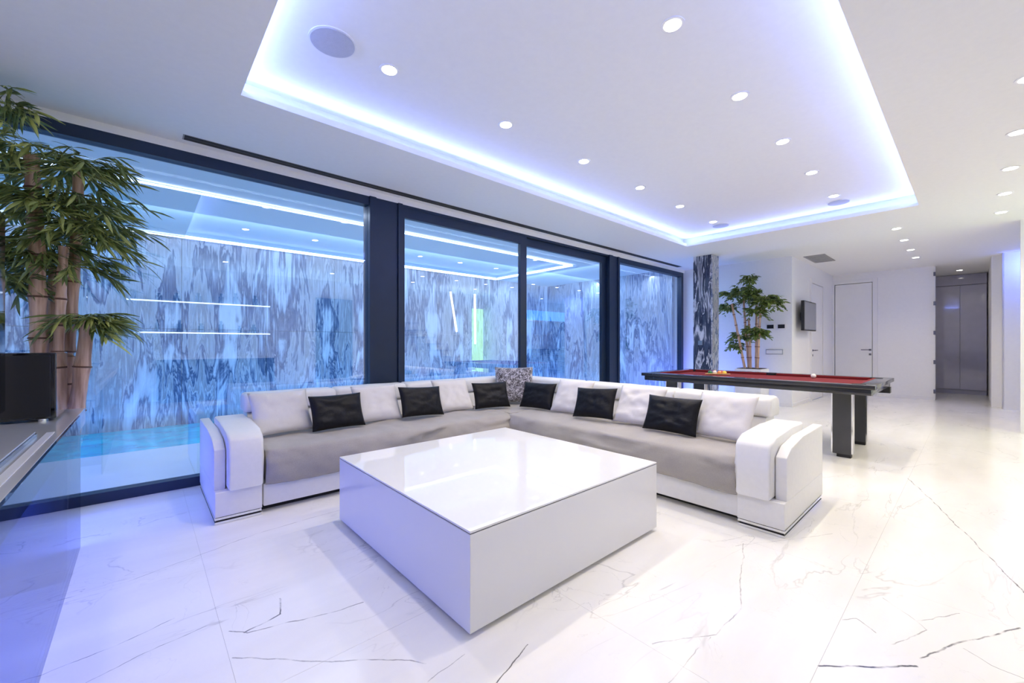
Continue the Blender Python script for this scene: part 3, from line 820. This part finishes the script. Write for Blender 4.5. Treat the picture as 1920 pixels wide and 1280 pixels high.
pillow('pillow', 'black pillow in the middle of the right-hand sofa wing', 3.070, 2.340, .43, .29, .09, K, 'W', R_(22), R_(4), 10, GK, roll_=R_(-3))
pillow('pillow', 'white creased pillow left of the front black pillow on the right wing', 3.135, 1.940, .44, .36, .10, W, 'W', R_(30), R_(2), 11, GW, crease=.010)
pillow('pillow', 'black creased pillow next to the front white pillow by the right armrest', 3.050, 1.590, .45, .29, .09, K, 'W', R_(22), R_(-2), 12, GK, crease=.009)
pillow('pillow', 'white pillow at the right end of the sofa, next to the right armrest', 3.125, 1.240, .42, .36, .10, W, 'W', R_(30), R_(-3), 13, GW, crease=.006)

# ================================================================ COFFEE TABLE
ct = thing('coffee_table', 'large square white high-gloss box coffee table in front of the sofa', 'table', (1.655, 2.015, 0))
obj('box_body', B((0.947, 1.302, 0.022, 2.362, 2.728, 0.4085), bev=.002, seg=1), M['table'], ct)
obj('seam', B((0.950, 1.305, 0.4086, 2.359, 2.725, 0.4124)), M['vase'], ct)
obj('glass_top', B((0.947, 1.302, 0.4125, 2.362, 2.728, 0.422), bev=.0015, seg=1), M['table'], ct)
obj('plinth', B((1.01, 1.37, 0, 2.30, 2.66, 0.022)), M['door'], ct)

# ================================================================ POOL TABLE
PX0, PX1, PY0, PY1 = 5.0, 6.37, 0.60, 2.98
pt = thing('pool_table', 'black pool table with red cloth behind the sofa', 'pool table', ((PX0 + PX1) / 2, (PY0 + PY1) / 2, 0))
ZT = 0.765
def rails(ins, w, z0, z1, bev=.004):
    a, b, c, d = PX0 + ins, PX1 - ins, PY0 + ins, PY1 - ins
    return B((a, c, z0, a + w, d, z1), (b - w, c, z0, b, d, z1), (a + w, c, z0, b - w, c + w, z1), (a + w, d - w, z0, b - w, d, z1), bev=bev)
obj('top_rail', rails(0, .13, .725, ZT), M['rail'], pt, smooth=True)
obj('cabinet_frame', rails(.03, .10, .668, .722), M['rail'], pt, smooth=True)
obj('slate_bed', B((PX0 + .10, PY0 + .10, .685, PX1 - .10, PY1 - .10, .715)), M['rail'], pt)
obj('cloth', B((PX0 + .13, PY0 + .13, .716, PX1 - .13, PY1 - .13, .735)), M['felt'], pt)
cm = (PY0 + PY1) / 2
for b in ((PX0 + .13, PY0 + .19, PX0 + .165, cm - .06), (PX0 + .13, cm + .06, PX0 + .165, PY1 - .19), (PX1 - .165, PY0 + .19, PX1 - .13, cm - .06), (PX1 - .165, cm + .06, PX1 - .13, PY1 - .19),
          (PX0 + .19, PY0 + .13, PX1 - .19, PY0 + .165), (PX0 + .19, PY1 - .165, PX1 - .19, PY1 - .13)):
    obj('cushion', B((b[0], b[1], .737, b[2], b[3], .764), bev=.004), M['felt'], pt)
for x, y in ((PX0 + .135, PY0 + .135), (PX0 + .135, PY1 - .135), (PX1 - .135, PY0 + .135), (PX1 - .135, PY1 - .135), (PX0 + .115, cm), (PX1 - .115, cm)):
    bm = bmesh.new(); cyl(bm, x, y, .70, .7665, .055, seg=20)
    obj('pocket', bm, M['black'], pt)
for x in (5.28, 6.10):
    for y0_, y1_ in ((.815, .965), (2.62, 2.77)):
        lg = obj('leg', B((x, y0_, .035, x + .10, y1_, .668)), M['leg'], pt)
        obj('chrome_edge', B((x + .005, y0_ - .012, .045, x + .095, y0_ - .0005, .668), (x + .005, y1_ + .0005, .045, x + .095, y1_ + .012, .668)), M['chrome'], lg)
        obj('foot', B((x + .02, y0_ + .005, 0, x + .08, y1_ - .03, .034)), M['black'], lg)
obj('ball_return', B((PX1 - .16, PY0 + .02, .60, PX1 - .06, PY0 + .12, .667)), M['black'], pt)
# balls
def ball(x, y, col, label, group):
    bm = bmesh.new(); bmesh.ops.create_uvsphere(bm, u_segments=20, v_segments=12, radius=.0286)
    o = obj('pool_ball', bm, plain('ball_' + col[0], col[1], .06, coat=1.0), None, smooth=True, ang=180)
    o.location = (x, y, .7638)
    return tag(o, label, 'ball', group)
ball(6.05, 1.29, ('white', (.85, .83, .78)), 'white cue ball alone on the red cloth, right half of the pool table', 'cue ball')
cols = [('yellow', (.9, .6, .05)), ('orange', (.9, .28, .03)), ('red', (.6, .02, .02)), ('cream', (.85, .75, .6)), ('blue', (.03, .06, .4)), ('black', (.01, .01, .01)), ('green', (.02, .2, .06)), ('purple', (.15, .02, .2)), ('maroon', (.3, .02, .03)), ('amber', (.9, .4, .05))]
k = 0
for r in range(4):
    for c in range(r + 1):
        ball(5.80 + (c - r / 2) * .058, 2.22 + r * .0505, cols[k], f'{cols[k][0]} ball in the wooden triangle rack on the red cloth', 'racked pool balls'); k += 1
rk = bmesh.new()
tri = [(5.80, 2.15), (5.66, 2.41), (5.94, 2.41), (5.80, 2.15)]
for (ax, ay), (bx_, by) in zip(tri, tri[1:]): tube(rk, [(ax, ay, .748), (bx_, by, .748)], .009, 6)
tag(obj('ball_rack', rk, plain('tan_wood_rack', (.55, .32, .14), .5), None), 'wooden triangle rack around the balls on the red cloth', 'rack')

# ================================================================ MEDIA CONSOLE, TV, SUBWOOFER
XF = -0.262
con = thing('media_console', 'floating white lacquer media console along the left edge with smoked glass front', 'console', (-0.8, 1.5, 0))
obj('top_slab', B((-1.34, -1.0, .640, XF - .012, 3.80, .740), bev=.003), M['console'], con)
obj('inlay_strip', B((-.330, -1.0, .7402, -.305, 2.85, .7425)), M['door'], con)
obj('lower_edge', B((-1.30, -1.0, .622, XF - .016, 3.36, .639)), M['black'], con)
obj('back_support', B((-1.34, -1.0, 0.0, -1.22, 3.60, .621)), M['console'], con)
obj('glass_front', B((XF - .010, -1.0, 0.0, XF, 3.37, .745), bev=.001, seg=1), M['smoke'], con)
obj('glass_side', B((-1.21, 2.93, 0.0, XF - .012, 2.94, .621)), M['smoke'], con)
sub = thing('subwoofer', 'gloss black box subwoofer on the end of the white console', 'speaker', (-.6, 3.5, .74))
obj('cabinet', B((-.86, 3.28, .752, -.345, 3.72, 1.103), bev=.006), M['gloss_black'], sub)
obj('front_grille', B((-.84, 3.268, .765, -.365, 3.279, 1.09), bev=.003), M['black'], sub)
for x, y in ((-.80, 3.33), (-.40, 3.33), (-.80, 3.67), (-.40, 3.67)):
    bm = bmesh.new(); cyl(bm, x, y, .7405, .752, .02, seg=16); obj('foot', bm, M['chrome'], sub)
t5 = thing('television', 'thin black television standing on the console at the left picture edge', 'television', (-.55, 2.4, .74))
obj('panel', B((-.530, 1.55, .83, -.485, 3.06, 1.76), bev=.004), M['gloss_black'], t5)
obj('neck', B((-.53, 2.2, .757, -.50, 2.42, .84)), M['chrome'], t5)
obj('foot_plate', B((-.68, 1.55, .753, -.355, 2.78, .760), bev=.002), M['console'], t5)
obj('foot_edge', B((-.68, 1.56, .7405, -.350, 2.775, .7525)), M['gloss_black'], t5)

# ================================================================ PLANTS
def leaf_mesh(name, ln, wd, mat, droop=.25):
    bm = bmesh.new(); st = [(0, .02), (.25, .8), (.55, 1.0), (.8, .6), (1.0, .02)]
    rows = []
    for t, w in st:
        z = -droop * ln * t * t
        rows.append((bm.verts.new((ln * t, -wd * w / 2, z)), bm.verts.new((ln * t, 0, z - wd * .10 * w)), bm.verts.new((ln * t, wd * w / 2, z))))
    for a, b in zip(rows, rows[1:]):
        bm.faces.new((a[0], a[1], b[1], b[0])); bm.faces.new((a[1], a[2], b[2], b[1]))
    g = bmesh.ops.extrude_face_region(bm, geom=list(bm.faces))
    for v in [v for v in g['geom'] if isinstance(v, bmesh.types.BMVert)]: v.co.z += .0008
    bmesh.ops.recalc_face_normals(bm, faces=bm.faces)
    me = bpy.data.meshes.new(name); bm.to_mesh(me); bm.free(); me.materials.append(mat)
    for p in me.polygons: p.use_smooth = True
    return me

def culm(parent, pts, r, n_nodes, org, rt=0.8):
    """bamboo stem through pts (local), swollen at the nodes"""
    P = [Vector(p) for p in pts]; path, rad = [], []; ns = n_nodes * 6
    nodes = []
    for i in range(ns + 1):
        t = i / ns * (len(P) - 1); k = min(int(t), len(P) - 2); q = t - k
        p = P[k].lerp(P[k + 1], q); ph = i % 6
        rr = r * (1 - (1 - rt) * i / ns) * (1.12 if ph == 0 else 1.0 if ph in (1, 5) else .95)
        path.append(p); rad.append(rr)
        if ph == 0 and 0 < i < ns: nodes.append((p, rr, (P[k + 1] - P[k]).normalized()))
    bm = bmesh.new(); tube(bm, path, rad, 14)
    c = obj('culm', bm, M['culm'], parent, smooth=True, world=False)
    for p, rr, d in nodes:
        bm = bmesh.new()
        tube(bm, [p - d * .006, p - d * .002, p + d * .002, p + d * .006], [rr * .98, rr * 1.10, rr * 1.10, rr * .98], 14)
        obj('node_ring', bm, M['node'], c, smooth=True, world=False)
    return P[-1]

def foliage(parent, sprays, me, ln, keep, clamp, seed, per=(9, 14), mat=None, twig_mat=None, twigs=(5, 8), twl=.3):
    """sprays: (origin, radius, count). Returns leaves as parts (up to keep) and the rest joined as stuff"""
    rnd = random.Random(seed); lf = []; tw = bmesh.new()
    for (o, R, cnt) in sprays:
        o = Vector(o)
        for b in range(cnt):
            az = rnd.uniform(0, 2 * PI); el = rnd.uniform(-.25, .9)
            d = Vector((math.cos(az) * math.cos(el), math.sin(az) * math.cos(el) * .8, math.sin(el)))
            Lb = R * rnd.uniform(.55, 1.0); pts = []
            for s in range(5):
                t = s / 4; pts.append(o + d * Lb * t + Vector((0, 0, -.42 * Lb * t * t)))
            for p in pts: p.x, p.y, p.z = clamp(p)
            tube(tw, pts, [.0028, .0024, .002, .0015, .001], 4, caps=False)
            n = rnd.randint(*per)
            for q in range(n):
                t = .30 + .70 * (q + rnd.random() * .6) / n
                t = min(t, 1); k = min(int(t * 4), 3); p = pts[k].lerp(pts[k + 1], t * 4 - k)
                fw_ = (pts[k + 1] - pts[k]);
                a = math.atan2(fw_.y, fw_.x) + rnd.choice((-1, 1)) * rnd.uniform(.15, .85)
                pitch = rnd.uniform(-.15, .75)
                s = rnd.uniform(.7, 1.15)
                rot = Euler((rnd.uniform(-.7, .7), pitch, a))
                tip = p + rot.to_matrix() @ Vector((ln * s, 0, -.25 * ln * s))
                cx_, cy_, cz_ = clamp(tip)
                if abs(cx_ - tip.x) + abs(cy_ - tip.y) + abs(cz_ - tip.z) > 1e-5:
                    p = p + Vector((cx_ - tip.x, cy_ - tip.y, cz_ - tip.z))
                lf.append((p, rot, s))
    obj('twigs', tw, M['leaf'] if twig_mat is None else twig_mat, parent, world=False)['kind'] = 'stuff'
    rnd.shuffle(lf)
    lf.sort(key=lambda q: q[0].y)      # the leaves on the room side show largest
    for p, rot, s in lf[:keep]:
        l = bpy.data.objects.new('leaf', me); COL.objects.link(l); l.parent = parent
        l.location = p; l.rotation_euler = rot; l.scale = (s, s, s)
    vs, fs = [], []
    mv = [v.co.copy() for v in me.vertices]; mf = [tuple(p.vertices) for p in me.polygons]
    for p, rot, s in lf[keep:]:
        R3 = rot.to_matrix(); o_ = len(vs)
        vs += [p + R3 @ (v * s) for v in mv]; fs += [tuple(i + o_ for i in f_) for f_ in mf]
    if vs:
        m2 = bpy.data.meshes.new('foliage'); m2.from_pydata([tuple(v) for v in vs], [], fs); m2.materials.append(me.materials[0])
        for p in m2.polygons: p.use_smooth = True
        o2 = bpy.data.objects.new('foliage', m2); COL.objects.link(o2); o2.parent = parent; o2['kind'] = 'stuff'

# near bamboo, standing on the floor beyond the end of the console
BX, BY = -0.49, 3.98
bp = thing('potted_bamboo', 'tall potted bamboo with thick tan culms behind the black subwoofer', 'plant', (BX, BY, 0))
bm = bmesh.new(); cyl(bm, 0, 0, 0, .42, .12, .145, 32); cyl(bm, 0, 0, .40, .44, .15, .15, 32)
obj('planter', bm, M['pot'], bp, world=False, smooth=True)
bm = bmesh.new(); cyl(bm, 0, 0, .44, .45, .14, .14, 32); obj('soil', bm, M['soil'], bp, world=False)
def rel(px_x, z, y=BY): return (px_x - BX, y - BY, z)
culm(bp, [rel(-.49, .45, 3.97), rel(-.49, 1.1, 3.96), rel(-.50, 1.8, 3.95), rel(-.52, 2.33, 3.94)], .044, 8, None)
culm(bp, [rel(-.44, .45, 4.05), rel(-.45, 1.2, 4.08), rel(-.44, 1.66, 4.08)], .034, 5, None)
culm(bp, [rel(-.41, .45, 3.93), rel(-.405, 1.1, 3.92), rel(-.38, 1.78, 3.93)], .030, 8, None)
culm(bp, [rel(-.37, .45, 4.03), rel(-.37, 1.1, 4.04), rel(-.335, 1.8, 4.02), rel(-.32, 2.30, 4.0)], .036, 9, None)
culm(bp, [rel(-.36, .45, 3.93), rel(-.31, .85, 3.92), rel(-.27, 1.30, 3.92)], .045, 3, None)
lm = leaf_mesh('leaf', .150, .020, M['leaf'])
def clampN(p):   # keep the leaves inside the glass and under the ceiling
    wx, wy, wz = p.x + BX, p.y + BY, p.z
    wy = min(wy, 4.17); wz = min(wz, 2.72)
    wx = max(wx, XL + .03)
    return wx - BX, wy - BY, wz
spr = [(rel(-.52, 2.33, 3.92), .38, 8), (rel(-.50, 2.05, 3.9), .34, 7), (rel(-.32, 2.30, 3.95), .38, 9), (rel(-.33, 2.08, 3.95), .36, 8),
       (rel(-.30, 1.88, 3.92), .34, 7), (rel(-.45, 1.80, 3.95), .30, 6), (rel(-.34, 1.66, 3.95), .32, 6), (rel(-.62, 2.60, 3.9), .22, 4),
       (rel(-.66, 1.55, 4.0), .22, 4), (rel(-.27, 1.31, 3.90), .24, 8), (rel(-.20, 1.92, 3.9), .26, 5), (rel(-.56, 1.72, 4.0), .24, 4)]
foliage(bp, [(a, b * 1.0, int(c * 3.0)) for a, b, c in spr], lm, .150, 300, clampN, 5, per=(9, 14))

# far plant in a white square planter
FX, FY = 8.35, 2.72
fp = thing('potted_tree', 'leafy indoor tree with several thin tan trunks in a white planter beyond the pool table', 'plant', (FX, FY, 0))
bm = B((-.22, -.22, 0, .22, .22, .70), bev=.01)
obj('planter', bm, M['pot'], fp, world=False)
obj('soil', B((-.19, -.19, .70, .19, .19, .708)), M['soil'], fp, world=False)
for i, (a, b, c, d, h) in enumerate(((-.05, .10, -.12, .30, 1.9), (.04, .06, .05, .16, 2.05), (.06, -.06, .10, -.05, 1.95), (-.02, -.10, -.05, -.16, 1.8), (.0, .02, .0, .05, 1.6))):
    culm(fp, [(a, b, .70), ((a + c) / 2, (b + d) / 2, 1.3), (c, d, h)], .024, 6, None)
lm2 = leaf_mesh('leaf', .085, .034, M['leaf2'], .2)
def clampF(p):
    return min(p.x, .40), min(p.y, 1.0), min(p.z, 2.6)
spr = [((0, .16, 2.15), .34, 8), ((0, .02, 2.05), .36, 8), ((.0, -.22, 1.95), .38, 8), ((0, .38, 2.12), .30, 6), ((0, .40, 1.85), .26, 5), ((-.1, -.10, 1.75), .30, 6), ((0, -.34, 1.9), .30, 6),
       ((0, .02, 2.35), .26, 5), ((0, .22, 1.30), .26, 5), ((0, -.12, 1.35), .28, 6), ((0, .28, 1.12), .22, 4), ((0, .0, 1.42), .26, 5)]
foliage(fp, [(a, b, int(c * 5)) for a, b, c in spr], lm2, .085, 200, clampF, 11, per=(7, 10))

# ================================================================ BACK OF THE ROOM (mirrored in the window glass)
YBK = YB
for i, (z, lb) in enumerate(((1.98, 'upper lit white wall shelf mirrored in the left window'), (1.36, 'lower lit white wall shelf mirrored in the left window'))):
    t = thing('wall_shelf', lb, 'shelf', (1.0, YBK, z))
    obj('board', B((-.25, YBK + .002, z, 2.15, YBK + .28, z + .03)), M['shelf'], t)
    obj('led_edge', B((-.25, YBK + .281, z + .002, 2.15, YBK + .286, z + .026)), M['led'], t)
rn = random.Random(3)
for z in (2.01, 1.39):
    for k in range(7):
        x = -.1 + k * .33 + rn.uniform(-.05, .05); r = rn.uniform(.035, .06); h = rn.uniform(.14, .26)
        bm = bmesh.new(); cyl(bm, x, YBK + .14, z + .001, z + h * .7, r, r * .9, 16); cyl(bm, x, YBK + .14, z + h * .7, z + h, r * .4, r * .5, 16)
        tag(obj('bottle', bm, M['vase'] if k % 2 else M['navy'], None, smooth=True), f'{["first", "second", "third", "fourth", "fifth", "sixth", "seventh"][k]} dark bottle from the left on the {"upper" if z > 1.5 else "lower"} shelf in the window reflection', 'bottle', f'bottles on the {"upper" if z > 1.5 else "lower"} wall shelf')
sb = thing('sideboard', 'low dark blue sideboard below the lit shelves, mirrored in the left window', 'cabinet', (.8, YBK + .25, 0))
obj('body', B((.2, YBK + .002, .06, 2.2, YBK + .45, .84)), M['navy'], sb)
obj('worktop', B((.18, YBK + .002, .842, 2.22, YBK + .47, .87)), M['shelf'], sb)
obj('plinth', B((.25, YBK + .002, 0, 2.15, YBK + .40, .06)), M['black'], sb)
for k in range(4): obj('door', B((.21 + k * .5, YBK + .451, .07, .69 + k * .5, YBK + .465, .83), bev=.002), M['navy'], sb)
d4 = struct('door_4', B((3.2, YBK + .002, 0, 4.1, YBK + .04, 2.3)), M['navy'])
obj('door_handle', B((3.28, YBK + .041, .9, 3.31, YBK + .08, 1.3)), M['chrome'], d4)
# stair with two lit handrails
stt = thing('staircase', 'pale stone stair with two glowing handrails, mirrored in the sliding window', 'stairs', (6.5, YBK + .5, 0))
for k in range(10):
    xa = 7.9 - k * .27
    obj('step', B((xa - .30, YBK + .02, .02 + k * .185, xa, YBK + 1.0, .06 + k * .185), bev=.003), M['step'], stt)
    obj('riser', B((xa - .30, YBK + .02, .061 + (k - 1) * .185 if k else 0, xa - .28, YBK + 1.0, .02 + k * .185)), M['shelf'], stt)
for (xa, za, xb, zb) in ((6.45, 2.62, 6.66, 1.50), (7.30, 2.62, 7.32, 1.15)):
    bm = bmesh.new(); tube(bm, [(xa, YBK + 1.05, za), (xb, YBK + 1.05, zb)], .025, 8)
    obj('lit_handrail', bm, M['lamp'], stt)
gp = thing('backlit_panel', 'green backlit glass wall panel mirrored in the sliding window', 'panel', (8.0, YBK, 0))
obj('glass', B((7.95, YBK + .02, .15, 8.40, YBK + .04, 2.3)), M['green'], gp)
obj('frame', B((7.93, YBK + .002, .10, 8.42, YBK + .02, 2.35)), M['shelf'], gp)
# niche with console in the far right room
bs = thing('bar_shelf', 'blue glowing wall shelf with glasses, mirrored in the third window', 'shelf', (11.0, YBK, 2.0))
obj('board', B((9.6, YBK + .002, 1.98, 13.8, YBK + .3, 2.02)), M['shelf'], bs)
obj('led_panel', B((9.6, YBK + .002, 2.03, 13.8, YBK + .02, 2.40)), M['blueglass'], bs)
cn = thing('console_table', 'dark slatted console table mirrored in the third window', 'table', (11.5, YBK + .3, 0))
for k in range(6): obj('shelf_board', B((10.4, YBK + .02, .12 + k * .16, 12.6, YBK + .42, .17 + k * .16)), M['navy'], cn)
for x in (10.42, 12.52): obj('leg', B((x, YBK + .02, 0, x + .06, YBK + .42, .98)), M['black'], cn)

# downlights added as fill, mostly unseen; the first one completes the tray row
for nn, (x, y, pw) in enumerate(((1.17, 1.10, TP), (13.2, .2, 7), (1.2, -1.2, CP), (3.2, -1.2, CP), (5.2, -1.2, CP), (7.2, -1.2, CP), (-.7, 0.2, 24), (-.7, 2.3, 22), (10.5, -1.6, CP))):
    t = thing('downlight', 'recessed downlight ' + ['in the near right corner of the raised tray', 'added as fill in the hall before the grey cabinet', 'added as unseen fill before the lit shelves at the back', 'added as unseen fill above the sideboard end at the back', 'added as unseen fill between the back door and the stair', 'added as unseen fill above the stair at the back', 'added as unseen fill above the near end of the console', 'added as unseen fill above the middle of the console', 'added as unseen fill before the blue glowing bar shelf'][nn], 'ceiling light', (x, y, TRAY if y == 1.10 else CEIL), 'downlights outside the picture')
    bm = bmesh.new(); cyl(bm, 0, 0, -.006, -.001, .044); obj('lamp', bm, M['lamp'], t, world=False)
    bm = bmesh.new(); cyl(bm, 0, 0, -.004, 0, .062); obj('trim_ring', bm, M['door'], t, world=False)
    spot_light('downlight_beam', (x, y, (TRAY if y == 1.10 else CEIL) - .03), pw)
